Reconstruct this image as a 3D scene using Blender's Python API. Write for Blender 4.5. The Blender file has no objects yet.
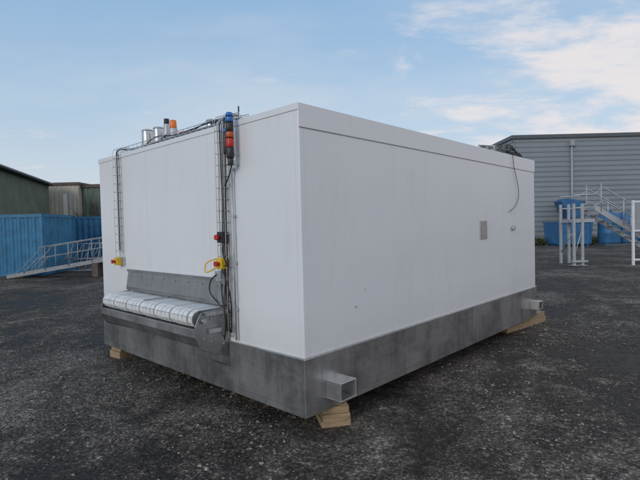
import bpy, bmesh, math, random
import numpy as np
from mathutils import Vector, Matrix, noise
random.seed(7); np.random.seed(7)
scene=bpy.context.scene
BOXROT=0.81553
# ------------------------------------------------------------ materials
def newmat(name):
    m=bpy.data.materials.new(name); m.use_nodes=True
    nt=m.node_tree; b=nt.nodes['Principled BSDF']; return m,nt,b
def N(nt,t,**k):
    n=nt.nodes.new(t)
    for a,v in k.items():
        if a in n.inputs: n.inputs[a].default_value=v
        else: setattr(n,a,v)
    return n
def simple(name,col,rough=0.5,metal=0.0,var=0.12,scale=8.0,bump=0.0,bscale=60.0,stretch=(1,1,1),spec=None):
    m,nt,b=newmat(name)
    tc=N(nt,'ShaderNodeTexCoord'); mp=N(nt,'ShaderNodeMapping'); mp.inputs['Scale'].default_value=stretch
    nt.links.new(tc.outputs['Object'],mp.inputs['Vector'])
    no=N(nt,'ShaderNodeTexNoise',Scale=scale,Detail=5.0,Roughness=0.65)
    nt.links.new(mp.outputs[0],no.inputs['Vector'])
    r=N(nt,'ShaderNodeValToRGB')
    r.color_ramp.elements[0].position=0.3; r.color_ramp.elements[1].position=0.7
    r.color_ramp.elements[0].color=tuple(c*(1-var) for c in col)+(1,)
    r.color_ramp.elements[1].color=tuple(min(1,c*(1+var)) for c in col)+(1,)
    nt.links.new(no.outputs['Fac'],r.inputs['Fac']); nt.links.new(r.outputs['Color'],b.inputs['Base Color'])
    mr=N(nt,'ShaderNodeMapRange'); mr.inputs['To Min'].default_value=max(0,rough-0.1); mr.inputs['To Max'].default_value=min(1,rough+0.12)
    nt.links.new(no.outputs['Fac'],mr.inputs['Value']); nt.links.new(mr.outputs[0],b.inputs['Roughness'])
    b.inputs['Metallic'].default_value=metal
    if spec is not None: b.inputs['Specular IOR Level'].default_value=spec
    if bump>0:
        n2=N(nt,'ShaderNodeTexNoise',Scale=bscale,Detail=4.0); nt.links.new(mp.outputs[0],n2.inputs['Vector'])
        bp=N(nt,'ShaderNodeBump',Strength=bump,Distance=0.01); nt.links.new(n2.outputs['Fac'],bp.inputs['Height'])
        nt.links.new(bp.outputs[0],b.inputs['Normal'])
    return m
def wallmat():
    m,nt,b=newmat('white_panel_coating')
    tc=N(nt,'ShaderNodeTexCoord')
    n1=N(nt,'ShaderNodeTexNoise',Scale=0.9,Detail=4.0); nt.links.new(tc.outputs['Object'],n1.inputs['Vector'])
    mp=N(nt,'ShaderNodeMapping'); mp.inputs['Scale'].default_value=(3.5,3.5,0.8); nt.links.new(tc.outputs['Object'],mp.inputs['Vector'])
    n2=N(nt,'ShaderNodeTexNoise',Scale=1.2,Detail=6.0,Roughness=0.7,Distortion=.6); nt.links.new(mp.outputs[0],n2.inputs['Vector'])
    r1=N(nt,'ShaderNodeValToRGB'); e=r1.color_ramp.elements; e[0].position=.3;e[1].position=.7
    e[0].color=(.785,.80,.825,1); e[1].color=(.83,.84,.86,1)
    nt.links.new(n1.outputs['Fac'],r1.inputs[0])
    r2=N(nt,'ShaderNodeValToRGB'); e=r2.color_ramp.elements; e[0].position=.28;e[1].position=.47
    e[0].color=(.95,.945,.935,1); e[1].color=(1,1,1,1)
    nt.links.new(n2.outputs['Fac'],r2.inputs[0])
    mx=N(nt,'ShaderNodeMix',data_type='RGBA',blend_type='MULTIPLY'); mx.inputs[0].default_value=1
    nt.links.new(r1.outputs[0],mx.inputs[6]); nt.links.new(r2.outputs[0],mx.inputs[7])
    n3=N(nt,'ShaderNodeTexNoise',Scale=14.0,Detail=6.0,Roughness=.75); nt.links.new(tc.outputs['Object'],n3.inputs['Vector'])
    r3=N(nt,'ShaderNodeValToRGB'); e=r3.color_ramp.elements; e[0].position=.26;e[1].position=.33
    e[0].color=(.82,.81,.78,1); e[1].color=(1,1,1,1); nt.links.new(n3.outputs['Fac'],r3.inputs[0])
    m2=N(nt,'ShaderNodeMix',data_type='RGBA',blend_type='MULTIPLY'); m2.inputs[0].default_value=1
    nt.links.new(mx.outputs[2],m2.inputs[6]); nt.links.new(r3.outputs[0],m2.inputs[7])
    sx=N(nt,'ShaderNodeSeparateXYZ'); nt.links.new(tc.outputs['Object'],sx.inputs[0])
    dz=N(nt,'ShaderNodeMapRange'); dz.inputs['From Min'].default_value=.61; dz.inputs['From Max'].default_value=.95; dz.inputs['To Min'].default_value=.34; dz.inputs['To Max'].default_value=0
    nt.links.new(sx.outputs[2],dz.inputs['Value'])
    dm=N(nt,'ShaderNodeMath',operation='MULTIPLY'); nt.links.new(dz.outputs[0],dm.inputs[0]); nt.links.new(n3.outputs['Fac'],dm.inputs[1])
    m3=N(nt,'ShaderNodeMix',data_type='RGBA'); nt.links.new(dm.outputs[0],m3.inputs[0]); nt.links.new(m2.outputs[2],m3.inputs[6]); m3.inputs[7].default_value=(.42,.41,.39,1)
    nt.links.new(m3.outputs[2],b.inputs['Base Color'])
    b.inputs['Roughness'].default_value=.33
    bp=N(nt,'ShaderNodeBump',Strength=.35,Distance=.03); nt.links.new(n1.outputs['Fac'],bp.inputs['Height']); nt.links.new(bp.outputs[0],b.inputs['Normal'])
    return m
def steelmat(name,col=(.36,.37,.38),rough=.38,dirt=.55):
    m,nt,b=newmat(name)
    tc=N(nt,'ShaderNodeTexCoord'); mp=N(nt,'ShaderNodeMapping')
    mp.inputs['Scale'].default_value=(1.2,1.2,45)
    nt.links.new(tc.outputs['Object'],mp.inputs['Vector'])
    n1=N(nt,'ShaderNodeTexNoise',Scale=2.0,Detail=4.0); nt.links.new(mp.outputs[0],n1.inputs['Vector'])
    n2=N(nt,'ShaderNodeTexNoise',Scale=2.2,Detail=7.0,Roughness=.7); nt.links.new(tc.outputs['Object'],n2.inputs['Vector'])
    mp3=N(nt,'ShaderNodeMapping'); mp3.inputs['Scale'].default_value=(14,14,1.0); nt.links.new(tc.outputs['Object'],mp3.inputs['Vector'])
    n3=N(nt,'ShaderNodeTexNoise',Scale=1.3,Detail=5.0,Roughness=.7); nt.links.new(mp3.outputs[0],n3.inputs['Vector'])
    ad=N(nt,'ShaderNodeMath',operation='MULTIPLY_ADD'); ad.inputs[1].default_value=.35
    nt.links.new(n1.outputs['Fac'],ad.inputs[0]); nt.links.new(n2.outputs['Fac'],ad.inputs[2])
    r=N(nt,'ShaderNodeValToRGB'); e=r.color_ramp.elements; e[0].position=.45;e[1].position=.85
    e[0].color=tuple(c*.68 for c in col)+(1,); e[1].color=tuple(c*1.2 for c in col)+(1,)
    nt.links.new(ad.outputs[0],r.inputs[0])
    st=N(nt,'ShaderNodeMath',operation='MULTIPLY'); nt.links.new(n3.outputs['Fac'],st.inputs[0]); nt.links.new(n2.outputs['Fac'],st.inputs[1])
    rd=N(nt,'ShaderNodeMapRange'); rd.inputs['From Min'].default_value=.20; rd.inputs['From Max'].default_value=.36; rd.inputs['To Min'].default_value=0; rd.inputs['To Max'].default_value=dirt
    nt.links.new(st.outputs[0],rd.inputs['Value'])
    mx=N(nt,'ShaderNodeMix',data_type='RGBA'); nt.links.new(rd.outputs[0],mx.inputs[0]); nt.links.new(r.outputs[0],mx.inputs[6]); mx.inputs[7].default_value=(.17,.165,.155,1)
    nt.links.new(mx.outputs[2],b.inputs['Base Color'])
    mm=N(nt,'ShaderNodeMapRange'); mm.inputs['To Min'].default_value=.9; mm.inputs['To Max'].default_value=.3; nt.links.new(rd.outputs[0],mm.inputs['Value']); nt.links.new(mm.outputs[0],b.inputs['Metallic'])
    mr=N(nt,'ShaderNodeMapRange'); mr.inputs['To Min'].default_value=rough-.16; mr.inputs['To Max'].default_value=rough+.18
    nt.links.new(n2.outputs['Fac'],mr.inputs['Value']); nt.links.new(mr.outputs[0],b.inputs['Roughness'])
    bp=N(nt,'ShaderNodeBump',Strength=.15,Distance=.012); nt.links.new(ad.outputs[0],bp.inputs['Height']); nt.links.new(bp.outputs[0],b.inputs['Normal'])
    return m
WHITE=wallmat()
STEEL=steelmat('brushed_steel',(.50,.50,.505),.33)
STEEL_L=steelmat('light_steel',(.60,.60,.60),.33,.4)
STEEL_D=steelmat('dull_steel',(.37,.375,.38),.38,.5)
GALV=simple('galvanised',(.48,.50,.52),.5,.5,.2,14)
WIRE=simple('zinc_wire',(.5,.5,.5),.4,.8,.1,20)
DARKWIRE=simple('black_cable',(.02,.02,.022),.5)
BLACK=simple('black_plastic',(.025,.025,.027),.4)
YELLOW=simple('yellow_plastic',(.75,.50,.02),.4)
RED=simple('red_plastic',(.55,.03,.02),.35)
ORANGE=simple('orange_lens',(.80,.20,.02),.25)
BLUEL=simple('blue_lens',(.03,.16,.5),.25)
BELT=simple('belt_plastic',(.76,.77,.76),.45,0,.12,12)
DKGAP=simple('seam_sealant',(.10,.10,.105),.7)
WOOD=simple('pine_wood',(.38,.27,.16),.75,0,.4,5,.4,30,(1.5,14,14))
BLUEC=simple('blue_container_paint',(.03,.18,.34),.5,0,.3,2.5,.15,30)
BLUEC2=simple('blue_container_paint_dark',(.03,.15,.29),.5,0,.3,2.5)
GREENW=simple('green_cladding',(.12,.165,.13),.6,0,.22,1.0)
CREAM=simple('cream_cladding',(.50,.47,.40),.7,0,.15,1.0)
ROOFM=simple('roof_sheet',(.12,.09,.08),.8,0,.3,1.0)
GREYW=simple('grey_cladding',(.25,.28,.31),.45,.1,.07,.35)
GREYT=simple('grey_trim',(.10,.115,.13),.5)
WHITEP=simple('white_paint',(.75,.76,.77),.45)
RUST=simple('weathered_hose',(.10,.11,.10),.6,.3,.5,6)
# ------------------------------------------------------------ mesh helpers
def mkobj(name,bm,mat,parent=None,smooth=False,loc=None,rotz=None,bevel=0,seg=2):
    me=bpy.data.meshes.new(name); bm.to_mesh(me); bm.free()
    ob=bpy.data.objects.new(name,me); scene.collection.objects.link(ob)
    for mm in (mat if isinstance(mat,(list,tuple)) else [mat]): me.materials.append(mm)
    if parent: ob.parent=parent
    if loc is not None: ob.location=loc
    if rotz is not None: ob.rotation_euler=(0,0,rotz)
    if smooth:
        for p in me.polygons: p.use_smooth=True
    if bevel>0:
        bv=ob.modifiers.new('bevel','BEVEL'); bv.width=bevel; bv.segments=seg; bv.limit_method='ANGLE'
    return ob
def empty(name,loc=(0,0,0),rotz=0):
    e=bpy.data.objects.new(name,None); scene.collection.objects.link(e); e.location=loc; e.rotation_euler=(0,0,rotz); e.empty_display_size=.3; return e
def addbox(bm,x0,x1,y0,y1,z0,z1,M=None,mi=0):
    vs=[bm.verts.new(Vector(c) if M is None else M@Vector(c)) for c in [(x0,y0,z0),(x1,y0,z0),(x1,y1,z0),(x0,y1,z0),(x0,y0,z1),(x1,y0,z1),(x1,y1,z1),(x0,y1,z1)]]
    for f in [(0,3,2,1),(4,5,6,7),(0,1,5,4),(1,2,6,5),(2,3,7,6),(3,0,4,7)]:
        fc=bm.faces.new([vs[i] for i in f]); fc.material_index=mi
def addtube(bm,pts,r,n=6,mi=0,cap=True):
    pts=[Vector(p) for p in pts]; rings=[]
    prev=None
    for i,p in enumerate(pts):
        d=(pts[min(i+1,len(pts)-1)]-pts[max(i-1,0)]).normalized()
        if prev is None:
            a=d.orthogonal().normalized()
        else:
            a=(prev-d*prev.dot(d))
            a=a.normalized() if a.length>1e-5 else d.orthogonal().normalized()
        prev=a; b=d.cross(a)
        rr=r[i] if isinstance(r,(list,tuple)) else r
        rings.append([bm.verts.new(p+(a*math.cos(2*math.pi*k/n)+b*math.sin(2*math.pi*k/n))*rr) for k in range(n)])
    for i in range(len(rings)-1):
        for k in range(n):
            f=bm.faces.new([rings[i][k],rings[i][(k+1)%n],rings[i+1][(k+1)%n],rings[i+1][k]]); f.material_index=mi; f.smooth=n>5
    if cap:
        f=bm.faces.new(rings[0][::-1]); f.material_index=mi
        f=bm.faces.new(rings[-1]); f.material_index=mi
def tubes(name,lists,r,mat,parent=None,n=6):
    bm=bmesh.new()
    for p in lists: addtube(bm,p,r,n)
    return mkobj(name,bm,mat,parent)
def cyl(name,c,r,z0,z1,mat,parent=None,n=20,r2=None):
    bm=bmesh.new(); addtube(bm,[(c[0],c[1],z0),(c[0],c[1],z1)],[r,r if r2 is None else r2],n)
    return mkobj(name,bm,mat,parent,bevel=min(r,.02)*.3)
def smooth_pts(p,k=4):
    p=[Vector(q) for q in p];out=[]
    for i in range(len(p)-1):
        p0=p[max(i-1,0)];p1=p[i];p2=p[i+1];p3=p[min(i+2,len(p)-1)]
        for j in range(k):
            t=j/k
            out.append(.5*((2*p1)+(p2-p0)*t+(2*p0-5*p1+4*p2-p3)*t*t+(3*p1-p0-3*p2+p3)*t**3))
    out.append(p[-1]);return out
def ribbed(name,origin,run,rl,ext,el,nrm,pitch,depth,mat,parent=None,flat=.5):
    o=Vector(origin);run=Vector(run);ext=Vector(ext);nrm=Vector(nrm)
    bm=bmesh.new(); prof=[];s=0
    fl=pitch*flat/2*1.0; sl=(pitch-2*fl)/2
    while s<rl-1e-6:
        for ds,h in ((0,0),(fl,0),(fl+sl,depth),(2*fl+sl,depth)):
            if s+ds<=rl: prof.append((s+ds,h))
        s+=pitch
    prof.append((rl,0))
    va=[bm.verts.new(o+run*a+nrm*h) for a,h in prof]; vb=[bm.verts.new(o+run*a+nrm*h+ext*el) for a,h in prof]
    for i in range(len(prof)-1): bm.faces.new([va[i],va[i+1],vb[i+1],vb[i]])
    bmesh.ops.recalc_face_normals(bm,faces=bm.faces)
    return mkobj(name,bm,mat,parent)
# ------------------------------------------------------------ the freezer enclosure
L1,L2,ZT,ZM,ZB=4.968,3.651,2.517,0.610,0.16
F=empty('industrial_freezer_enclosure',(0,0,0),BOXROT)
box=lambda name,a,mat,parent=None,bevel=0.0,**k: (lambda bm:(addbox(bm,*a),mkobj(name,bm,mat,parent,bevel=bevel,**k))[1])(bmesh.new())
box('insulated_panel_walls',(0,L1,0,L2,ZM,ZT),WHITE,F,bevel=.008)
bm=bmesh.new()
addbox(bm,-.004,L1+.004,-.007,-.0005,ZT-.172,ZT+.004)
addbox(bm,-.007,-.0005,-.007,L2+.004,ZT-.045,ZT+.004)
addbox(bm,-.007,L1+.004,-.0005,.05,ZT+.0005,ZT+.004)
addbox(bm,-.007,.05,.05,L2+.004,ZT+.0005,ZT+.004)
mkobj('roof_edge_fascia',bm,WHITE,F,bevel=.0015)
bm=bmesh.new(); addbox(bm,-.012,L1+.012,-.012,L2+.012,ZB,ZM-.001)
mkobj('steel_base_skirt',bm,STEEL,F,bevel=.006)
box('skirt_top_flange',(-.018,L1+.018,-.018,L2+.018,ZM-.0005,ZM+.004),STEEL_L,F,bevel=.001)
bm=bmesh.new()
for x in (2.78,): addbox(bm,x-.004,x+.004,-.0145,-.0125,ZB+.002,ZM-.004)
for x in (1.32,4.35): addbox(bm,x-.0015,x+.0015,-.0135,-.0125,ZB+.002,ZM-.004)
for y in (1.2,2.45): addbox(bm,-.0135,-.0125,y-.0015,y+.0015,ZB+.002,ZM-.004)
addbox(bm,-.0135,-.0125,.012,L2,ZB+.055,ZB+.0575)
addbox(bm,.01,L1,-.0135,-.0125,ZB+.055,ZB+.0575)
mkobj('skirt_seams',bm,DKGAP,F)
bm=bmesh.new()
for x in (1.2,2.4,3.6): addbox(bm,x-.0007,x+.0007,-.0012,-.0004,ZM+.01,ZT-.175)
addbox(bm,.045,.0465,-.0012,-.0004,ZM+.01,ZT-.175)
for y in (1.2,2.4): addbox(bm,-.0012,-.0004,y-.0007,y+.0007,ZM+.01,ZT-.048)
addbox(bm,-.0012,-.0004,.045,.0465,ZM+.01,ZT-.048)
mkobj('panel_joints',bm,simple('joint_grey',(.74,.755,.775),.6),F)
bm=bmesh.new(); addbox(bm,0,L1,-.0035,-.0006,ZT-.177,ZT-.1725); mkobj('fascia_shadow_gap',bm,simple('gap_grey',(.42,.43,.45),.7),F)
def lug(x,w=.2,h=.17,p=.17,z=.27):
    bm=bmesh.new();t=.012;y0=-p;y1=-.0125
    addbox(bm,x,x+w,y0,y1,z,z+t); addbox(bm,x,x+w,y0,y1,z+h-t,z+h)
    addbox(bm,x,x+t,y0,y1,z+t,z+h-t); addbox(bm,x+w-t,x+w,y0,y1,z+t,z+h-t)
    addbox(bm,x+t,x+w-t,-.03,-.02,z+t,z+h-t)
    return mkobj('jacking_lug',bm,STEEL_L,F,bevel=.003)
lug(.21,.19,.145,.17,.258); lug(4.70,.18,.12,.14,.30)
bm=bmesh.new(); addbox(bm,3.05,3.24,-.010,-.0005,1.40,1.625)
mkobj('rating_plate',bm,simple('plate',(.42,.42,.40),.4,.5,.2,20),F,bevel=.002)
bm=bmesh.new(); addbox(bm,3.075,3.215,-.0125,-.0105,1.43,1.595)
mkobj('rating_plate_label',bm,simple('plate_label',(.40,.39,.36),.5,.2,.3,35),F)
bm=bmesh.new(); addtube(bm,[(4.07,-.0005,1.52),(4.07,-.04,1.52)],.035,16); mkobj('relief_port',bm,GALV,F,bevel=.003)
bm=bmesh.new(); addtube(bm,[(.62,-.0005,.92),(.62,-.006,.92)],.010,12); addtube(bm,[(.75,-.0005,1.05),(.75,-.003,1.05)],.006,10)
mkobj('small_fixings',bm,GALV,F)
pts=[(3.98,.25,2.56),(4.02,.05,2.57),(4.05,-.02,2.54),(4.12,-.02,2.35),(4.25,-.02,2.12),(4.27,-.02,1.95),(4.15,-.02,1.82),(4.0,-.02,1.76),(3.93,-.02,1.74)]
tubes('hanging_cable',[smooth_pts(pts)],.004,DARKWIRE,F)
bm=bmesh.new()
for i in range(24):
    a=(random.uniform(3.7,4.1),random.uniform(.06,.4),ZT+.02); b=(random.uniform(4.4,4.9),random.uniform(.06,.4),ZT+.02)
    m=((a[0]+b[0])/2+random.uniform(-.25,.25),(a[1]+b[1])/2,ZT+random.uniform(.03,.19))
    addtube(bm,smooth_pts([a,((a[0]+m[0])/2,a[1]+random.uniform(-.05,.05),m[2]*.5+ZT*.5+random.uniform(0,.07)),m,((b[0]+m[0])/2,b[1],m[2]*.5+ZT*.5+random.uniform(0,.04)),b]),random.choice([.006,.009,.012]),6)
mkobj('roof_hose_bundle',bm,RUST,F)
bm=bmesh.new()
addbox(bm,3.85,4.05,.15,.4,ZT+.004,ZT+.14); addbox(bm,4.3,4.48,.2,.4,ZT+.004,ZT+.10)
for y,z in ((.12,.05),(.2,.10),(.3,.14)): addtube(bm,[(3.75,y,ZT+z),(4.9,y,ZT+z*.8)],.013,8)
for x in (3.8,4.15,4.6): addtube(bm,[(x,.12,ZT+.004),(x,.12,ZT+.11),(x,.34,ZT+.15)],.012,8)
mkobj('roof_pipework_far',bm,STEEL_D,F)
def wiretray(name,y,w,z0,z1,step=.1,d=.055,over=0.0):
    bm=bmesh.new();X0=-.012
    path=lambda yy,dx:[(X0-dx,yy,z0),(X0-dx,yy,z1)]+([(X0-dx+.02,yy,z1+.05),(X0-dx+.09,yy,z1+.075),(X0+over,yy,z1+.075)] if over else [])
    for yy,dx in ((y-w/2,d),(y+w/2,d),(y-w/2,0),(y+w/2,0),(y,0)):
        addtube(bm,path(yy,dx),.0033,5)
    z=z0
    while z<=z1:
        addtube(bm,[(X0-d,y-w/2,z),(X0,y-w/2,z),(X0,y+w/2,z),(X0-d,y+w/2,z)],.003,5); z+=step
    return mkobj(name,bm,WIRE,F)
wiretray('cable_tray_outer',3.05,.10,1.27,2.52,.1,.05,.3)
wiretray('cable_tray_inner',.93,.12,.66,2.53,.1,.05,.3)
bm=bmesh.new()
for dx,dz in ((.03,.03),(.03,.075),(.13,.03),(.13,.075)):
    addtube(bm,[(dx,.75,ZT+dz),(dx,3.1,ZT+dz)],.0035,5)
y=.75
while y<3.1:
    addtube(bm,[(.03,y,ZT+.075),(.03,y,ZT+.03),(.13,y,ZT+.03),(.13,y,ZT+.075)],.003,5); y+=.1
for y in (.9,1.6,2.3,3.0): addbox(bm,.07,.09,y-.01,y+.01,ZT+.004,ZT+.028)
mkobj('roof_cable_tray',bm,WIRE,F)
cab=[]
for i in range(6):
    yy=.89+.018*i
    cab.append(smooth_pts([(-.03-.006*(i%2),yy+random.uniform(-.012,.012),z) for z in (.7,.95,1.2,1.5,1.8,2.1,2.4,2.52)]+[(.02,yy,2.58),(.08,yy+.1,2.56),(.08+.01*i,1.6,2.56),(.07+.01*i,2.4,2.56)],3))
tubes('tray_cables',cab[:4],.005,DARKWIRE,F); tubes('tray_cables_grey',cab[4:],.006,GALV,F)
tubes('outer_tray_cables',[smooth_pts([(-.035,3.05+o,z) for z in (1.38,1.8,2.2,2.48)]+[(.0,3.05+o,2.57),(.09,2.9,2.56),(.09,2.3,2.56)],3) for o in (-.012,.012)],.0055,DARKWIRE,F)
tubes('vertical_conduit',[[(-.03,.80,.64),(-.03,.80,2.2)]],.009,GALV,F,8)
bm=bmesh.new()
for z in (.9,1.3,1.7,2.1): addbox(bm,-.035,-.0005,.785,.815,z,z+.02)
mkobj('conduit_clips',bm,GALV,F)
tubes('loose_cables',[smooth_pts([(-.05,.76,2.18),(-.06,.78,2.08),(-.05,.85,2.0),(-.04,.91,1.95)]),
  smooth_pts([(-.05,.97,1.22),(-.09,1.06,1.16),(-.10,1.08,1.05),(-.08,1.0,.96),(-.05,.93,.9)]),
  smooth_pts([(-.06,.95,1.25),(-.11,.83,1.2),(-.10,.78,1.05),(-.06,.82,.9),(-.04,.86,.7)]),
  smooth_pts([(-.06,.95,1.12),(-.12,.86,1.0),(-.12,.82,.85),(-.08,.88,.75),(-.06,.94,.62)]),
  smooth_pts([(-.06,.92,1.45),(-.1,.86,1.38),(-.08,.84,1.3),(-.06,.9,1.28)])],.0065,DARKWIRE,F)
tubes('loose_cables_yellow',[smooth_pts([(-.07,.99,1.27),(-.12,1.1,1.22),(-.10,1.12,1.3),(-.06,1.02,1.34)])],.006,YELLOW,F)
S=(-.085,.735)
cyl('signal_tower_base',S,.024,2.13,2.19,BLACK,F); cyl('signal_tower_stem',S,.033,2.19,2.28,BLACK,F)
bm=bmesh.new(); addbox(bm,-.085,-.002,.725,.745,2.14,2.16); addbox(bm,-.085,-.002,.725,.745,2.22,2.235); mkobj('signal_tower_bracket',bm,GALV,F)
z=2.28
for nm,mt,h in (('red_lens',RED,.08),('amber_lens',simple('dark_amber_lens',(.5,.09,.02),.25),.055),('black_lens',BLACK,.075),('blue_lens',BLUEL,.05)):
    cyl('signal_'+nm,S,.033,z,z+h-.006,mt,F); cyl('signal_ring_'+nm,S,.034,z+h-.006,z+h,BLACK,F); z+=h
cyl('signal_cap',S,.033,z,z+.03,BLUEL,F,r2=.026)
cyl('siren_body',(-.06,.83),.024,2.24,2.42,BLACK,F); cyl('siren_lens',(-.06,.83),.024,2.42,2.45,BLUEL,F)
def estop(nm,y,z,body,s=.07):
    bm=bmesh.new(); addbox(bm,-.085,-.02,y-s/2,y+s/2,z-s*.6,z+s*.6); mkobj(nm+'_box',bm,body,F,bevel=.006)
    bm=bmesh.new(); addtube(bm,[(-.085,y,z),(-.10,y,z),(-.11,y,z)],[.014,.014,.024],14); addtube(bm,[(-.11,y,z),(-.125,y,z)],.024,14)
    mkobj(nm+'_button',bm,RED,F)
estop('start_stop',.93,1.53,BLACK,.08)
estop('emergency_stop',.95,1.30,YELLOW,.08)
estop('outer_emergency_stop',3.07,1.25,YELLOW,.075)
box('bracket_outer_stop',(-.02,-.001,2.98,3.16,1.2,1.30),GALV,F,bevel=.003)
box('junction_box',(-.07,-.02,.96,1.04,1.14,1.23),GALV,F,bevel=.006)
def motor(nm,x,y,r,h):
    cyl(nm,(x,y),r,ZT+.06,ZT+h,STEEL_L,F,24); cyl(nm+'_cap',(x,y),r*1.05,ZT+h,ZT+h+.02,GALV,F,24,r*.9); cyl(nm+'_flange',(x,y),r*1.3,ZT+.004,ZT+.06,GALV,F,24)
motor('fan_motor_a',.35,3.02,.07,.31); motor('fan_motor_b',.38,2.80,.065,.31); motor('fan_motor_c',.45,2.62,.055,.27)
motor('fan_motor_d',.33,1.62,.05,.19); motor('fan_motor_e',.36,1.32,.05,.20)
cyl('small_canister',(.3,2.46),.035,ZT+.004,ZT+.30,GALV,F); cyl('small_canister_cap',(.3,2.46),.03,ZT+.30,ZT+.36,DARKWIRE,F)
cyl('beacon_base',(.28,2.28),.045,ZT+.004,ZT+.22,GALV,F); cyl('beacon_lens',(.28,2.28),.04,ZT+.22,ZT+.31,ORANGE,F,r2=.034)
box('roof_junction_box',(.25,.42,2.02,2.12,ZT+.004,ZT+.15),RED,F,bevel=.006)
box('roof_box',(.2,.36,1.78,1.9,ZT+.004,ZT+.13),GALV,F,bevel=.006)
cyl('roof_valve',(.25,1.45),.03,ZT+.004,ZT+.15,BLACK,F)
tubes('roof_pipework',[smooth_pts([(.2,2.9,ZT+.05),(.17,2.5,ZT+.14),(.18,2.0,ZT+.10),(.2,1.4,ZT+.13),(.22,.95,ZT+.08)]),
  smooth_pts([(.3,2.7,ZT+.1),(.25,2.4,ZT+.15),(.3,2.1,ZT+.10),(.22,1.6,ZT+.14),(.2,1.0,ZT+.12)]),
  [(.2,.98,ZT),(.2,.98,ZT+.2)]],.007,DARKWIRE,F)
# ---- conveyor infeed
CY0,CY1=.93,2.85; P=-.35
def extr(bm,prof,y0,y1,mi=0):
    a=[bm.verts.new((x,y0,z)) for x,z in prof]; b=[bm.verts.new((x,y1,z)) for x,z in prof]; n=len(prof)
    for i in range(n): bm.faces.new([a[i],a[(i+1)%n],b[(i+1)%n],b[i]]).material_index=mi
    bm.faces.new(a[::-1]).material_index=mi; bm.faces.new(b).material_index=mi
    bmesh.ops.recalc_face_normals(bm,faces=bm.faces)
bm=bmesh.new(); extr(bm,[(-.002,1.155),(-.045,1.15),(-.075,.97),(-.075,.935),(-.002,.935)],CY0,CY1-.03); mkobj('infeed_hood',bm,STEEL_D,F,bevel=.004)
bm=bmesh.new(); extr(bm,[(-.040,1.168),(-.056,1.168),(-.056,1.140),(-.040,1.140)],CY0-.01,CY1-.02); mkobj('hood_top_lip',bm,STEEL_L,F)
bm=bmesh.new()
for yy in np.linspace(CY0+.1,CY1-.13,8): addtube(bm,[(-.055,yy,1.10),(-.065,yy,1.101)],.007,8)
mkobj('hood_bolts',bm,STEEL_L,F)
bw0,bw1=CY0+.06,CY1-.02
R=.070; cx,cz=P+R+.004,.842
path=[(x,cz+R) for x in np.arange(-.02,cx+.01,-.05)]
for a in np.arange(90,271,36): path.append((cx+R*math.cos(math.radians(a)),cz+R*math.sin(math.radians(a))))
for x in np.arange(cx+.05,-.05,.05): path.append((x,cz-R))
bm=bmesh.new()
for i in range(len(path)-1):
    p=Vector((path[i][0],0,path[i][1]));q=Vector((path[i+1][0],0,path[i+1][1])); d=(q-p)
    if d.length<1e-3: continue
    d.normalize(); nrm=Vector((d.z,0,-d.x))
    if nrm.dot((p+q)/2-Vector((max(cx,p.x),0,cz)))<0: nrm=-nrm
    p2=p+d*.002;q2=q-d*.002
    y=bw0; c=0
    while y<bw1-.01:
        w_=.062; ye=min(y+w_,bw1); h=.006 if c%4 else .003; vs=[]
        for yy in (y,ye):
            for base,off in ((p2,-.004),(q2,-.004),(q2,h),(p2,h)):
                v=base+nrm*off; vs.append(bm.verts.new((v.x,yy,v.z)))
        for f in [(0,1,2,3),(7,6,5,4),(0,4,5,1),(1,5,6,2),(2,6,7,3),(3,7,4,0)]: bm.faces.new([vs[k] for k in f])
        y+=w_+(.009 if c%4 else .018); c+=1
bmesh.ops.recalc_face_normals(bm,faces=bm.faces)
mkobj('modular_belt',bm,BELT,F)
bm=bmesh.new(); addtube(bm,[(cx,bw0,cz),(cx,bw1,cz)],R-.006,20); addbox(bm,cx,-.03,bw0,bw1,cz-R+.008,cz+R-.006); mkobj('belt_bed',bm,simple('bed_grey',(.20,.205,.21),.5),F)
bm=bmesh.new(); addbox(bm,P+.03,-.03,1.88,1.895,cz+R+.008,cz+R+.022); mkobj('belt_guides',bm,GALV,F)
def sidepl(nm,y0,y1):
    bm=bmesh.new(); extr(bm,[(-.013,.925),(P+.06,.90),(P+.03,.86),(P+.0,.79),(P-.01,.70),(P+.05,.585),(-.013,.47)],y0,y1); return mkobj(nm,bm,STEEL_D,F,bevel=.004)
sidepl('side_plate_near',CY0,CY0+.012); sidepl('side_plate_far',CY1-.012,CY1)
bm=bmesh.new(); extr(bm,[(-.03,.765),(P+.015,.755),(P+.005,.70),(P+.05,.605),(-.013,.53),(-.013,.6)],CY0+.013,CY1-.013); mkobj('drip_pan',bm,STEEL_D,F,bevel=.003)
bm=bmesh.new(); extr(bm,[(P+.004,.770),(P-.012,.770),(P-.014,.70),(P+.004,.69)],CY0+.0135,CY1-.0135); mkobj('front_rail',bm,STEEL_L,F,bevel=.002)
bm=bmesh.new()
addbox(bm,P+.08,-.05,CY0-.045,CY0-.0005,.872,.905); addbox(bm,P+.12,-.10,CY0-.025,CY0-.0005,.715,.755)
addtube(bm,[(cx,CY0-.035,cz-.01),(cx,CY0-.0005,cz-.01)],.024,14)
for x,zz in ((-.08,.84),(-.2,.84),(-.08,.6),(-.2,.64),(-.27,.67)): addtube(bm,[(x,CY0-.012,zz),(x,CY0-.0005,zz)],.010,8)
mkobj('bearing_and_bolts',bm,STEEL,F,bevel=.002)
bm=bmesh.new(); extr(bm,[(-.014,.60),(-.10,.60),(-.10,.44),(-.014,.38)],CY0-.0,CY0+.2); mkobj('drive_bracket',bm,STEEL_D,F,bevel=.004)
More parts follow.
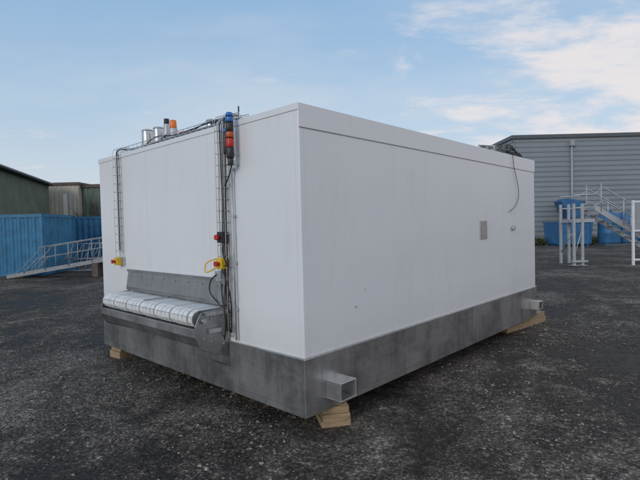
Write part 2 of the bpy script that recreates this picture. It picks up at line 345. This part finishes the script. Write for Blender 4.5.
# ------------------------------------------------------------ timber blocks
def timber(loc,rz,parts):
    bm=bmesh.new()
    for a in parts: addbox(bm,*a)
    o=mkobj('wooden_block',bm,WOOD,bevel=.004)
    o.matrix_world=Matrix.Rotation(BOXROT,4,'Z')@Matrix.Translation(loc)@Matrix.Rotation(rz,4,'Z')
    return o
timber((.33,.0,0),-.62,[(-.12,.12,-.03,.5,-.01,.052),(-.11,.115,-.035,.48,.054,.104),(-.115,.11,-.02,.49,.106,.158)])
timber((4.85,.18,0),-.12,[(-.6,.62,-.1,.12,-.01,.08),(-.58,.6,-.09,.12,.082,.158)])
timber((.16,3.5,0),.1,[(-.12,.5,-.12,.12,-.01,.08),(-.10,.48,-.11,.11,.082,.158)])
timber((4.8,3.4,0),.1,[(-.5,.12,-.12,.12,-.01,.158)])
# ------------------------------------------------------------ ground
def rut(x,y):
    v=0
    for cx0,cy0,R0 in ((-14.0,12.0,19.2),(-14.0,12.0,20.9),(16.0,-9.0,12.2),(16.0,-9.0,13.9)):
        d=math.hypot(x-cx0,y-cy0)-R0+.15*noise.noise(Vector((x*.5,y*.5,7)))
        v-=.026*math.exp(-(d/.14)**2); v+=.014*math.exp(-((abs(d)-.27)/.10)**2)
    return v
def gh(x,y):
    d=math.hypot(x,y); a=max(0,1-d/45)
    if a==0: return 0.0
    v=noise.noise(Vector((x*.35,y*.35,0)))*.05+noise.noise(Vector((x*1.3,y*1.3,3)))*.028+noise.noise(Vector((x*3.6,y*3.6,5)))*.012
    if d<14: v+=rut(x,y)
    bx=x*math.cos(BOXROT)+y*math.sin(BOXROT); by=-x*math.sin(BOXROT)+y*math.cos(BOXROT)
    ddx=max(-bx,0,bx-L1);ddy=max(-by,0,by-L2); k=min(1,.12+math.hypot(ddx,ddy)/.7)
    return (v-.006)*a*k
n=330
t=np.linspace(-1,1,n); ax=np.sign(t)*(13*np.abs(t)+ 900*np.abs(t)**9)
verts=[];faces=[]
for j in range(n):
    for i in range(n): verts.append((ax[i],ax[j],gh(ax[i],ax[j])))
for j in range(n-1):
    for i in range(n-1): a=j*n+i; faces.append((a,a+1,a+n+1,a+n))
me=bpy.data.meshes.new('ground');me.from_pydata(verts,[],faces)
for p in me.polygons:p.use_smooth=True
g=bpy.data.objects.new('ground',me);scene.collection.objects.link(g)
m,nt,b=newmat('gravelly_yard')
tc=N(nt,'ShaderNodeTexCoord')
def tex(t,scale,**k):
    q=N(nt,t,Scale=scale,**k); nt.links.new(tc.outputs['Object'],q.inputs['Vector']); return q
big=tex('ShaderNodeTexNoise',.45,Detail=4.0,Roughness=.6,Distortion=.8); mid=tex('ShaderNodeTexNoise',2.8,Detail=6.0,Roughness=.78); fine=tex('ShaderNodeTexNoise',38.0,Detail=3.0,Roughness=.8)
vor=tex('ShaderNodeTexVoronoi',62.0); vorb=tex('ShaderNodeTexVoronoi',21.0)
sxyz=N(nt,'ShaderNodeSeparateXYZ'); nt.links.new(tc.outputs['Object'],sxyz.inputs[0])
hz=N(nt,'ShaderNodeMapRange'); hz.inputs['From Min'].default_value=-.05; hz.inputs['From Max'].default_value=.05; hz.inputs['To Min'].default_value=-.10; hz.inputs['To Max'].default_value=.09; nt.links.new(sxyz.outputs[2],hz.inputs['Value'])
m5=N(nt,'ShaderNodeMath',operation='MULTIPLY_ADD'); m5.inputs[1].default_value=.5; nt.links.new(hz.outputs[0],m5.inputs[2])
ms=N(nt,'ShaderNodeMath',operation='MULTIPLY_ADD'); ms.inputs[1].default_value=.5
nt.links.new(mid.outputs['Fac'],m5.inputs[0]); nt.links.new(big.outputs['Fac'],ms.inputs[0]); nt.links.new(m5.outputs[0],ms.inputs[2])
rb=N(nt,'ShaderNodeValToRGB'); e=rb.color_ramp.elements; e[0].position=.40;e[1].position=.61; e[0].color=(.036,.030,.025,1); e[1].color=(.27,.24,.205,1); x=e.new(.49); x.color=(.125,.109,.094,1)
nt.links.new(ms.outputs[0],rb.inputs[0])
def mult(a,bb,f):
    q=N(nt,'ShaderNodeMix',data_type='RGBA',blend_type='MULTIPLY'); q.inputs[0].default_value=f; nt.links.new(a,q.inputs[6]); nt.links.new(bb,q.inputs[7]); return q.outputs[2]
def stones(v,hi):
    sp=N(nt,'ShaderNodeSeparateColor'); nt.links.new(v.outputs['Color'],sp.inputs[0])
    rs=N(nt,'ShaderNodeValToRGB'); e=rs.color_ramp.elements; e[0].position=0;e[0].color=(.4,.4,.4,1); e[1].position=.8;e[1].color=(1.15,1.15,1.15,1); x=e.new(.95); x.color=(hi,hi*.98,hi*.93,1)
    nt.links.new(sp.outputs[0],rs.inputs[0]); return rs.outputs[0]
c1=mult(rb.outputs[0],stones(vor,2.5),.85)
c2=mult(c1,stones(vorb,1.9),.45)
rf=N(nt,'ShaderNodeValToRGB'); e=rf.color_ramp.elements; e[0].position=.3;e[0].color=(.4,.4,.4,1); e[1].position=.7;e[1].color=(1.7,1.7,1.7,1); nt.links.new(fine.outputs['Fac'],rf.inputs[0])
c3=mult(c2,rf.outputs[0],1)
mo=tex('ShaderNodeTexNoise',1.1,Detail=6.0,Roughness=.75); mor=N(nt,'ShaderNodeMapRange'); mor.inputs['From Min'].default_value=.58; mor.inputs['From Max'].default_value=.70; mor.inputs['To Max'].default_value=.4; nt.links.new(mo.outputs['Fac'],mor.inputs['Value'])
mq=N(nt,'ShaderNodeMix',data_type='RGBA'); nt.links.new(mor.outputs[0],mq.inputs[0]); nt.links.new(c3,mq.inputs[6]); mq.inputs[7].default_value=(.062,.066,.036,1)
nt.links.new(mq.outputs[2],b.inputs['Base Color'])
rr=N(nt,'ShaderNodeMapRange'); rr.inputs['From Min'].default_value=.38; rr.inputs['From Max'].default_value=.48; rr.inputs['To Min'].default_value=.38; rr.inputs['To Max'].default_value=.95
nt.links.new(ms.outputs[0],rr.inputs['Value']); nt.links.new(rr.outputs[0],b.inputs['Roughness']); b.inputs['Specular IOR Level'].default_value=.28
b1=N(nt,'ShaderNodeBump',Strength=.9,Distance=.014); b1.invert=True; nt.links.new(vor.outputs['Distance'],b1.inputs['Height'])
b2=N(nt,'ShaderNodeBump',Strength=1.0,Distance=.09); nt.links.new(mid.outputs['Fac'],b2.inputs['Height']); nt.links.new(b1.outputs[0],b2.inputs['Normal'])
b3=N(nt,'ShaderNodeBump',Strength=1.0,Distance=.025); nt.links.new(fine.outputs['Fac'],b3.inputs['Height']); nt.links.new(b2.outputs[0],b3.inputs['Normal'])
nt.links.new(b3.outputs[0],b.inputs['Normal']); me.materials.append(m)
cnt=50000; k=0
octv=np.array([(1,0,0),(-1,0,0),(0,1,0),(0,-1,0),(0,0,1),(0,0,-1)],float); octf=np.array([(0,2,4),(2,1,4),(1,3,4),(3,0,4),(2,0,5),(1,2,5),(3,1,5),(0,3,5)])
allv=[];allf=[]
while k<cnt:
    r_=12*math.sqrt(random.random())if random.random()<.55 else 6*math.sqrt(random.random()); a=random.uniform(0,2*math.pi); x=r_*math.cos(a)+.5; y=r_*math.sin(a)-.5
    if noise.noise(Vector((x*.8,y*.8,9)))+.6*noise.noise(Vector((x*2.8,y*2.8,2)))+random.uniform(-.35,.35)<.0: continue
    bx=x*math.cos(BOXROT)+y*math.sin(BOXROT); by=-x*math.sin(BOXROT)+y*math.cos(BOXROT)
    if .3<bx<L1-.1 and .3<by<L2-.1: continue
    s=min(.032,.0044*math.exp(random.gauss(.35,.6)))
    Mx=np.random.uniform(.65,1.35,(6,1))*octv*np.array([s*random.uniform(.8,1.4),s,s*random.uniform(.4,.8)])
    c,sn=math.cos(a*7),math.sin(a*7); R2=np.array([[c,-sn,0],[sn,c,0],[0,0,1]])
    allv.append(Mx@R2.T+np.array([x,y,gh(x,y)+s*.15])); allf.append(octf+6*k); k+=1
me=bpy.data.meshes.new('gravel'); me.from_pydata(np.concatenate(allv).tolist(),[],np.concatenate(allf).tolist())
go=bpy.data.objects.new('gravel',me); scene.collection.objects.link(go)
m,nt,b=newmat('gravel_stone'); tc=N(nt,'ShaderNodeTexCoord'); wn=N(nt,'ShaderNodeTexVoronoi',Scale=45.0); nt.links.new(tc.outputs['Object'],wn.inputs['Vector'])
sp=N(nt,'ShaderNodeSeparateColor'); nt.links.new(wn.outputs['Color'],sp.inputs[0]); r=N(nt,'ShaderNodeValToRGB'); e=r.color_ramp.elements
e[0].color=(.042,.037,.032,1); e[1].position=.97; e[1].color=(.36,.33,.29,1); x=e.new(.7); x.color=(.15,.134,.117,1)
nt.links.new(sp.outputs[0],r.inputs[0]); nt.links.new(r.outputs[0],b.inputs['Base Color']); b.inputs['Roughness'].default_value=.85; me.materials.append(m)
# ------------------------------------------------------------ right building
CAMX,CAMY=.137,-3.46
B=empty('industrial_warehouse',(14.3,30.5,0))
bw,bd,bh=46,40,7.75
ribbed('front_cladding',(0,0,.35),(0,0,1),bh-.45,(1,0,0),bw,(0,-1,0),.36,.03,GREYW,B,flat=1.4/2)
ribbed('side_cladding',(0,0,.35),(0,0,1),bh-.45,(0,1,0),bd,(-1,0,0),.36,.03,GREYW,B,flat=1.4/2)
box('wall_core',(.02,bw,.02,bd,0,bh-.12),GREYT,B)
box('plinth',(-.05,bw,-.06,.015,0,.36),simple('plinth_conc',(.28,.28,.27),.8),B)
bm=bmesh.new(); addbox(bm,-.12,bw,-.14,.1,bh-.13,bh+.12); addbox(bm,-.12,.1,.1,bd,bh-.13,bh+.12); mkobj('parapet_trim',bm,GREYT,B)
bm=bmesh.new(); addtube(bm,[(4.2,-.14,0),(4.2,-.14,bh-.5)],.075,10); addbox(bm,4.05,4.35,-.3,-.04,bh-.75,bh-.35); mkobj('downpipe',bm,simple('pipe_grey',(.36,.38,.40),.5),B)
bm=bmesh.new()
for x in (.15,9.5,16,22): addbox(bm,x-.01,x+.01,-.042,-.033,.4,bh-.14)
mkobj('cladding_joints',bm,GREYT,B)
box('roller_door',(10.5,14.5,-.08,-.035,.05,3.6),simple('door_grey',(.4,.42,.44),.5),B)
def foliage(name,x0,x1,y0,y1,hmax,cnt,size,mat):
    bm=bmesh.new()
    for i in range(cnt):
        x=random.uniform(x0,x1);y=random.uniform(y0,y1); hh=hmax*(.45+.55*abs(noise.noise(Vector((x*.7,y*.7,1))))*1.6)
        z=random.uniform(0,hh); s=size*random.uniform(.5,1.3); d=Vector((random.uniform(-1,1),random.uniform(-1,1),random.uniform(.2,1.4))).normalized(); q=d.orthogonal().normalized()*.3
        p=Vector((x,y,z)); bm.faces.new([bm.verts.new(p-q*s),bm.verts.new(p+q*s),bm.verts.new(p+d*s*1.4)])
    return mkobj(name,bm,mat)
GRASS=simple('grass_blades',(.10,.12,.04),.7,0,.5,3)
foliage('grass_verge',10,24,27.0,30.0,.45,9000,.22,GRASS)
bm=bmesh.new()
for i in range(60):
    x0=random.uniform(3.5,11);y0=random.uniform(-1.0,9)
    bx=x0*math.cos(BOXROT)+y0*math.sin(BOXROT); by=-x0*math.sin(BOXROT)+y0*math.cos(BOXROT)
    if -.3<bx<L1+.9 and -.5<by<L2+.5: continue
    for j in range(26):
        an=random.uniform(0,6.28); rr_=random.uniform(0,.07); l=random.uniform(.02,.06); p=Vector((x0+rr_*math.cos(an),y0+rr_*math.sin(an),gh(x0,y0)-.003)); d=Vector((math.cos(an)*.7,math.sin(an)*.7,1)).normalized()*l; q=Vector((-math.sin(an),math.cos(an),0))*.004
        bm.faces.new([bm.verts.new(p-q),bm.verts.new(p+q),bm.verts.new(p+d)])
mkobj('weed_tufts',bm,GRASS)
def skip(name,loc,rz,w,d,h,mat):
    E=empty(name,loc,rz)
    bm=bmesh.new(); t=.05
    pr=[(0,.15),(w,.15),(w+.1,h),(-.1,h)]
    a=[bm.verts.new((x,0,z)) for x,z in pr]; c=[bm.verts.new((x,d,z)) for x,z in pr]
    for i in range(4):
        if i==2: continue
        bm.faces.new([a[i],a[(i+1)%4],c[(i+1)%4],c[i]])
    bm.faces.new(a[::-1]); bm.faces.new(c); o=mkobj('hull',bm,mat,E); so=o.modifiers.new('s','SOLIDIFY'); so.thickness=t
    bm=bmesh.new()
    for i in range(int(w/.45)+1):
        x=i*(w/int(w/.45)); addbox(bm,x-.04,x+.04,-.07,-.001,.15,h)
    addbox(bm,-.16,w+.16,-.09,-.0,h-.001,h+.1); addbox(bm,-.16,w+.16,d,d+.09,h,h+.1); addbox(bm,-.16,-.07,0,d,h,h+.1); addbox(bm,w+.07,w+.16,0,d,h,h+.1)
    for x in (.1,w-.25): addbox(bm,x,x+.15,0,d,0,.15)
    mkobj('ribs_and_rim',bm,mat,E); return E
BL=simple('skip_blue',(.03,.13,.28),.5,0,.3,2)
def tank(loc,r,h):
    E=empty('blue_storage_tank',loc)
    bm=bmesh.new(); prof=[(r*.96,.12),(r,.2),(r,.2+(h-.2)*.3),(r*1.03,.2+(h-.2)*.33),(r,.2+(h-.2)*.36),(r,.2+(h-.2)*.63),(r*1.03,.2+(h-.2)*.66),(r,.2+(h-.2)*.69),(r,h*.92),(r*.8,h),(r*.3,h+.06),(r*.28,h+.16)]
    addtube(bm,[(0,0,z) for _,z in prof],[q for q,_ in prof],24); mkobj('shell',bm,BL,E)
    box('pallet_base',(-r,r,-r,r,0,.115),GREYT,E)
skip('waste_skip',(15.2,25.6,0),.05,1.9,1.8,1.45,BL)
tank((18.2,25.6,0),.62,2.0); tank((19.6,26.0,0),.62,2.0); tank((21.0,26.2,0),.62,1.9)
E=empty('feed_hopper',(17.2,28.6,0),.0)
bm=bmesh.new()
for x in (.1,1.2):
    for y in (.1,1.2): addbox(bm,x-.05,x+.05,y-.05,y+.05,0,2.4)
addbox(bm,.05,1.25,.05,1.25,2.4,2.5); addbox(bm,.0,1.3,-.02,.04,1.1,1.2); mkobj('legs',bm,BL,E)
bm=bmesh.new(); extr(bm,[(.3,1.8),(1.0,1.8),(1.35,2.9),(.1,3.15),(-.35,2.95),(-.15,2.5)],.1,1.2); mkobj('hopper',bm,BL,E,bevel=.03)
# ------------------------------------------------------------ galvanised access stair (right)
E=empty('metal_access_stair',(9.15,13.05,0),0)
bm=bmesh.new()
top=(.75,2.15); bot=(3.6,.3); W=.9
for yy in (0,W):
    a=[bm.verts.new((top[0],yy,top[1])),bm.verts.new((bot[0],yy,bot[1])),bm.verts.new((bot[0],yy,bot[1]-.2)),bm.verts.new((top[0],yy,top[1]-.2))]
    c=[bm.verts.new(v.co+Vector((0,.04,0))) for v in a]
    bm.faces.new(a[::-1]); bm.faces.new(c)
    for i in range(4): bm.faces.new([a[i],c[i],c[(i+1)%4],a[(i+1)%4]])
    for h in (.5,.95): addtube(bm,[(-.0,yy,top[1]+h-.6),(top[0]-.05,yy,top[1]+h-.6),(top[0]+.3,yy,top[1]+h-.35),(bot[0],yy,bot[1]+h-.05)],.022,6)
    for t in (.08,.36,.66,.97):
        x=top[0]+(bot[0]-top[0])*t;z=top[1]+(bot[1]-top[1])*t; addtube(bm,[(x,yy,z-.1),(x,yy,z+.9)],.02,6)
nt_=9
for i in range(nt_):
    t=(i+.5)/nt_; x=top[0]+(bot[0]-top[0])*t; z=top[1]+(bot[1]-top[1])*t-.06; addbox(bm,x-.12,x+.12,.041,W-.001,z-.02,z+.01)
addbox(bm,0,top[0],0,W+.04,top[1]-.62,top[1]-.5)
for x,y in ((0,0),(0,W),(.3,0),(.3,W)):
    addbox(bm,x-.04,x+.04,y-.04,y+.04,.012,2.2); 
for x in (0,.3): addbox(bm,x-.14,x+.14,-.14,.14,0,.012)
addtube(bm,[(0,0,.3),(.3,0,1.3)],.018,6); addtube(bm,[(0,0,1.25),(0,W,.4)],.018,6)
addbox(bm,-.1,.45,-.1,.1,.12,.18)
for x in (3.55,): 
    for y in (0,W): addbox(bm,x-.04,x+.04,y-.03,y+.05,0,.32)
bmesh.ops.recalc_face_normals(bm,faces=bm.faces)
mkobj('stair_frame',bm,GALV,E)
E=empty('white_steel_frame',(10.95,12.6,0),-.1)
bm=bmesh.new()
for x in (0,1.2): addbox(bm,x-.035,x+.035,-.035,.035,0,2.25)
for z in (2.2,1.2,.2): addbox(bm,.036,1.164,-.03,.03,z-.03,z+.03)
mkobj('frame',bm,WHITEP,E); box('frame_infill',(.04,1.16,-.01,.01,1.24,2.16),simple('infill',(.3,.32,.34),.4),E)
# ------------------------------------------------------------ left: containers
def container(name,loc,rz,L,H,mat,D=2.4):
    E=empty(name,loc,rz)
    ribbed('side_near',(0,0,.14),(1,0,0),L,(0,0,1),H-.26,(0,-1,0),.28,.036,mat,E)
    ribbed('side_far',(0,D,.14),(1,0,0),L,(0,0,1),H-.26,(0,1,0),.28,.036,mat,E)
    ribbed('end_left',(0,0,.14),(0,1,0),D,(0,0,1),H-.26,(-1,0,0),.28,.036,mat,E)
    ribbed('end_right',(L,0,.14),(0,1,0),D,(0,0,1),H-.26,(1,0,0),.28,.036,mat,E)
    bm=bmesh.new()
    addbox(bm,-.04,L+.04,-.045,.05,.02,.14); addbox(bm,-.04,L+.04,-.045,.05,H-.12,H); addbox(bm,-.04,L+.04,D-.05,D+.045,H-.12,H)
    for x in (-.04,L-.06): 
        addbox(bm,x,x+.1,-.048,.06,0,H+.01); addbox(bm,x,x+.1,D-.06,D+.048,0,H+.01); addbox(bm,x,x+.1,.06,D-.06,.02,.14); addbox(bm,x,x+.1,.06,D-.06,H-.12,H)
    mkobj('frame_rails',bm,mat,E); box('roof_sheet',(.05,L-.05,.05,D-.05,H-.05,H-.02),mat,E); return E
container('shipping_container',(-16.45,14.0,0),.03,6.06,2.35,BLUEC)
container('shipping_container',(-14.6,19.3,0),.0,6.06,2.38,BLUEC2)
container('shipping_container',(-23.0,14.1,0),.02,6.06,2.35,BLUEC)
E=empty('green_factory_shed',(0,0,0))
dv=Vector((-2.6,8.7,0)).normalized()
p0=Vector((-14.2,11.5,0)); L=21
nrm=Vector((dv.y,-dv.x,0)); 
ribbed('side_cladding',p0,dv,L,(0,0,1),5.25,nrm,.45,.07,GREENW,E)
inw=-nrm
bm=bmesh.new()
def quad(bm,pts): bm.faces.new([bm.verts.new(p) for p in pts])
a=p0+nrm*.35+Vector((0,0,5.35)); b_=p0+dv*L+nrm*.35+Vector((0,0,5.35)); up=inw*9+Vector((0,0,1.7))
quad(bm,[a,b_,b_+up,a+up]); quad(bm,[a+up,b_+up,b_+up+inw*9-Vector((0,0,1.7)),a+up+inw*9-Vector((0,0,1.7))])
o=mkobj('roof',bm,ROOFM,E); so=o.modifiers.new('s','SOLIDIFY'); so.thickness=.18
bm=bmesh.new(); addtube(bm,[a-Vector((0,0,.1))+nrm*.08,b_-Vector((0,0,.1))+nrm*.08],.09,8); mkobj('gutter',bm,GREYT,E)
q0=p0+dv*L
bm=bmesh.new(); quad(bm,[q0,q0+inw*18,q0+inw*18+Vector((0,0,5.3)),q0+inw*9+Vector((0,0,6.95)),q0+Vector((0,0,5.3))]); mkobj('gable_end',bm,GREENW,E)
E=empty('cream_workshop',(q0.x+.1,q0.y+1.0,0))
ribbed('front_cladding',(-1,0,0),(1,0,0),2.7,(0,0,1),5.3,(0,-1,0),.35,.03,CREAM,E)
box('body',(-1,1.7,.02,8,0,5.3),CREAM,E); box('roof_edge',(-1.1,1.8,-.15,8,5.301,5.5),ROOFM,E)
box('door',(.5,.8,-.08,-.035,0,4.6),WHITEP,E)
E=empty('dark_green_workshop',(q0.x+1.9,q0.y+1.4,0))
ribbed('front_cladding',(0,0,0),(1,0,0),16,(0,0,1),5.1,(0,-1,0),.45,.05,GREENW,E)
box('body',(0.02,16,.02,10,0,5.1),GREENW,E); box('roof_edge',(-.1,16.1,-.15,10,5.101,5.35),ROOFM,E)
def bare_tree(loc,h):
    bm=bmesh.new()
    def br(p,d,l,r,dep):
        e_=p+d*l; addtube(bm,[p,p+d*l*.5+Vector((random.uniform(-1,1),random.uniform(-1,1),0))*l*.05,e_],[r,r*.85,r*.65],5,cap=False)
        if dep==0: return
        for i in range(random.choice([3,4])):
            nd=(d+Vector((random.uniform(-.8,.8),random.uniform(-.8,.8),random.uniform(-.1,.5)))).normalized()
            br(p+d*l*random.uniform(.55,1),nd,l*random.uniform(.55,.8),r*.5,dep-1)
    br(Vector((0,0,0)),Vector((0,0,1)),h*.35,h*.022,5)
    return mkobj('bare_tree',bm,simple('bark',(.07,.055,.045),.9,0,.3,5),loc=loc)
bare_tree((-14.1,26.6,0),4.6); bare_tree((-12.6,25.4,0),4.2)
# ------------------------------------------------------------ dismantled stair lying at left
E=empty('dismantled_metal_stair',(-11.0,13.0,0),.12)
bm=bmesh.new(); Ls=4.6
for yy in (0,.85):
    a0=Vector((0,yy,.03)); a1=Vector((Ls,yy,.72)); 
    a=[bm.verts.new(p) for p in (a0,a1,a1+Vector((0,0,.15)),a0+Vector((0,0,.13)))]; c=[bm.verts.new(v.co+Vector((0,.04,0))) for v in a]
    bm.faces.new(a); bm.faces.new(c[::-1])
    for i in range(4): bm.faces.new([a[i],c[i],c[(i+1)%4],a[(i+1)%4]])
    g_=.15; base=lambda x:.16+x*g_
    for h in (.4,.78):
        addtube(bm,smooth_pts([(.3+.45*(1-h),yy,base(.4)),(.9+.25*h,yy,base(.9)+h*.88),(1.4,yy,base(1.4)+h),(Ls,yy,base(Ls)+h*.95)],3),.018,6)
    for x in (1.3,2.1,2.9,3.7,4.5): addtube(bm,[(x,yy,base(x)-.05),(x,yy,base(x)+.78)],.018,6)
for i in range(15):
    x=.25+i*.3; addbox(bm,x-.12,x+.12,.041,.849,.10+x*.15,.13+x*.15)
bmesh.ops.recalc_face_normals(bm,faces=bm.faces)
STG=simple('weathered_galvanised',(.30,.32,.34),.55,.4,.25,9)
mkobj('stair_frame',bm,STG,E)
bm=bmesh.new(); addbox(bm,2.9,3.1,-.05,.95,0,.5); addbox(bm,4.2,4.4,-.05,.95,0,.62); mkobj('support_blocks',bm,simple('old_timber',(.12,.10,.085),.8,0,.3,6),E)
E=empty('steel_railing_pile',(-10.4,15.0,0),-.05)
bm=bmesh.new()
for i in range(5):
    o=Vector((i*.2,i*.35,0)); x0,x1=0,3.2-i*.2; tl=.35
    for z in (.1,.55,1.15): addtube(bm,[o+Vector((x0+z*.5,z*tl,z)),o+Vector((x1,z*tl,z))],.02,6)
    for x in (0.5,1.2,1.9,2.6): addtube(bm,[o+Vector((x,.1*tl,.02)),o+Vector((x+.1*i,1.15*tl,1.15))],.018,6)
    addtube(bm,[o+Vector((x0,0,.02)),o+Vector((x0+.57,1.15*tl,1.15))],.02,6)
mkobj('railings',bm,STG,E)
foliage('hedge',-60,60,75,80,3.5,7000,.9,simple('hedge_leaf',(.05,.065,.035),.8,0,.4,.5))
# ------------------------------------------------------------ camera
pitch,roll=-.02839,-.02463
f=Vector((0,math.cos(pitch),math.sin(pitch))); r=Vector((1,0,0)); u=r.cross(f)
r2=r*math.cos(roll)+u*math.sin(roll); u2=-r*math.sin(roll)+u*math.cos(roll)
cam=bpy.data.cameras.new('Camera'); co=bpy.data.objects.new('Camera',cam); scene.collection.objects.link(co)
co.matrix_world=Matrix(((r2.x,u2.x,-f.x,CAMX),(r2.y,u2.y,-f.y,CAMY),(r2.z,u2.z,-f.z,1.6),(0,0,0,1)))
cam.sensor_width=36; cam.lens=465.38/640*36; cam.clip_end=3000; cam.clip_start=.05; scene.camera=co
# ------------------------------------------------------------ light
el=math.radians(20); az=math.radians(214)
sd=Vector((math.sin(az)*math.cos(el),math.cos(az)*math.cos(el),math.sin(el)))
sl=bpy.data.lights.new('sun','SUN'); sl.energy=.85; sl.angle=math.radians(20); sl.color=(1,.93,.86)
so=bpy.data.objects.new('sun',sl); scene.collection.objects.link(so); so.rotation_euler=sd.to_track_quat('Z','Y').to_euler(); so.location=(0,0,20)
w=bpy.data.worlds.new('World'); scene.world=w; w.use_nodes=True; nt=w.node_tree; bg=nt.nodes['Background']
sky=nt.nodes.new('ShaderNodeTexSky'); sky.sky_type='NISHITA'; sky.sun_disc=False; sky.sun_elevation=el; sky.sun_rotation=az; sky.air_density=1.0; sky.dust_density=1.5; sky.ozone_density=1.5
tc=N(nt,'ShaderNodeTexCoord'); sep=N(nt,'ShaderNodeSeparateXYZ'); nt.links.new(tc.outputs['Generated'],sep.inputs[0])
def M(op,a,b=None,c=None,clamp=False):
    n=nt.nodes.new('ShaderNodeMath'); n.operation=op; n.use_clamp=clamp
    for i,v in enumerate((a,b,c)):
        if v is None: continue
        if isinstance(v,(int,float)): n.inputs[i].default_value=v
        else: nt.links.new(v,n.inputs[i])
    return n.outputs[0]
gr=N(nt,'ShaderNodeValToRGB'); e=gr.color_ramp.elements
e[0].position=0; e[0].color=(.74,.76,.79,1); e[1].position=1; e[1].color=(.20,.36,.60,1)
x=e.new(.10); x.color=(.68,.77,.87,1); x=e.new(.25); x.color=(.50,.68,.87,1); x=e.new(.45); x.color=(.33,.55,.83,1)
nt.links.new(M('MAXIMUM',sep.outputs[2],0.0),gr.inputs[0])
sc=N(nt,'ShaderNodeMix',data_type='RGBA',blend_type='MULTIPLY'); sc.inputs[0].default_value=1; nt.links.new(gr.outputs[0],sc.inputs[6]); sc.inputs[7].default_value=(7.3,7.3,7.3,1)
base=N(nt,'ShaderNodeMix',data_type='RGBA'); base.inputs[0].default_value=.82; nt.links.new(sky.outputs[0],base.inputs[6]); nt.links.new(sc.outputs[2],base.inputs[7])
zz=M('ADD',M('MAXIMUM',sep.outputs[2],0.0),.20)
cb=N(nt,'ShaderNodeCombineXYZ'); nt.links.new(M('DIVIDE',sep.outputs[0],zz),cb.inputs[0]); nt.links.new(M('DIVIDE',sep.outputs[1],zz),cb.inputs[1])
mp=N(nt,'ShaderNodeMapping'); mp.inputs['Rotation'].default_value=(0,0,math.radians(25)); mp.inputs['Scale'].default_value=(1.0,1.7,1); mp.inputs['Location'].default_value=(.15,.35,0); nt.links.new(cb.outputs[0],mp.inputs[0])
n1=N(nt,'ShaderNodeTexNoise',Scale=2.0,Detail=8.0,Roughness=.64,Distortion=.3); nt.links.new(mp.outputs[0],n1.inputs['Vector'])
n2=N(nt,'ShaderNodeTexNoise',Scale=.7,Detail=4.0,Roughness=.55); nt.links.new(mp.outputs[0],n2.inputs['Vector'])
mask=N(nt,'ShaderNodeMapRange'); mask.inputs['From Min'].default_value=.05; mask.inputs['From Max'].default_value=.55; mask.inputs['To Min'].default_value=-.09; mask.inputs['To Max'].default_value=.20
nt.links.new(sep.outputs[0],mask.inputs['Value'])
s=M('ADD',n1.outputs['Fac'],mask.outputs[0])
mr=N(nt,'ShaderNodeMapRange'); mr.interpolation_type='SMOOTHSTEP'; mr.inputs['From Min'].default_value=.49; mr.inputs['From Max'].default_value=.76; mr.inputs['To Max'].default_value=.9
nt.links.new(s,mr.inputs['Value'])
mr2=N(nt,'ShaderNodeMapRange'); mr2.interpolation_type='SMOOTHSTEP'; mr2.inputs['From Min'].default_value=.40; mr2.inputs['From Max'].default_value=.68; mr2.inputs['To Max'].default_value=.45
nt.links.new(n2.outputs['Fac'],mr2.inputs['Value'])
veil=N(nt,'ShaderNodeMix',data_type='RGBA'); nt.links.new(mr2.outputs[0],veil.inputs[0]); nt.links.new(base.outputs[2],veil.inputs[6]); veil.inputs[7].default_value=(5.3,5.6,6.1,1)
mix=N(nt,'ShaderNodeMix',data_type='RGBA'); nt.links.new(mr.outputs[0],mix.inputs[0]); nt.links.new(veil.outputs[2],mix.inputs[6]); mix.inputs[7].default_value=(6.7,6.3,6.3,1)
nt.links.new(mix.outputs[2],bg.inputs['Color']); bg.inputs['Strength'].default_value=.125
scene.view_settings.view_transform='Standard'; scene.view_settings.look='None'; scene.view_settings.exposure=0
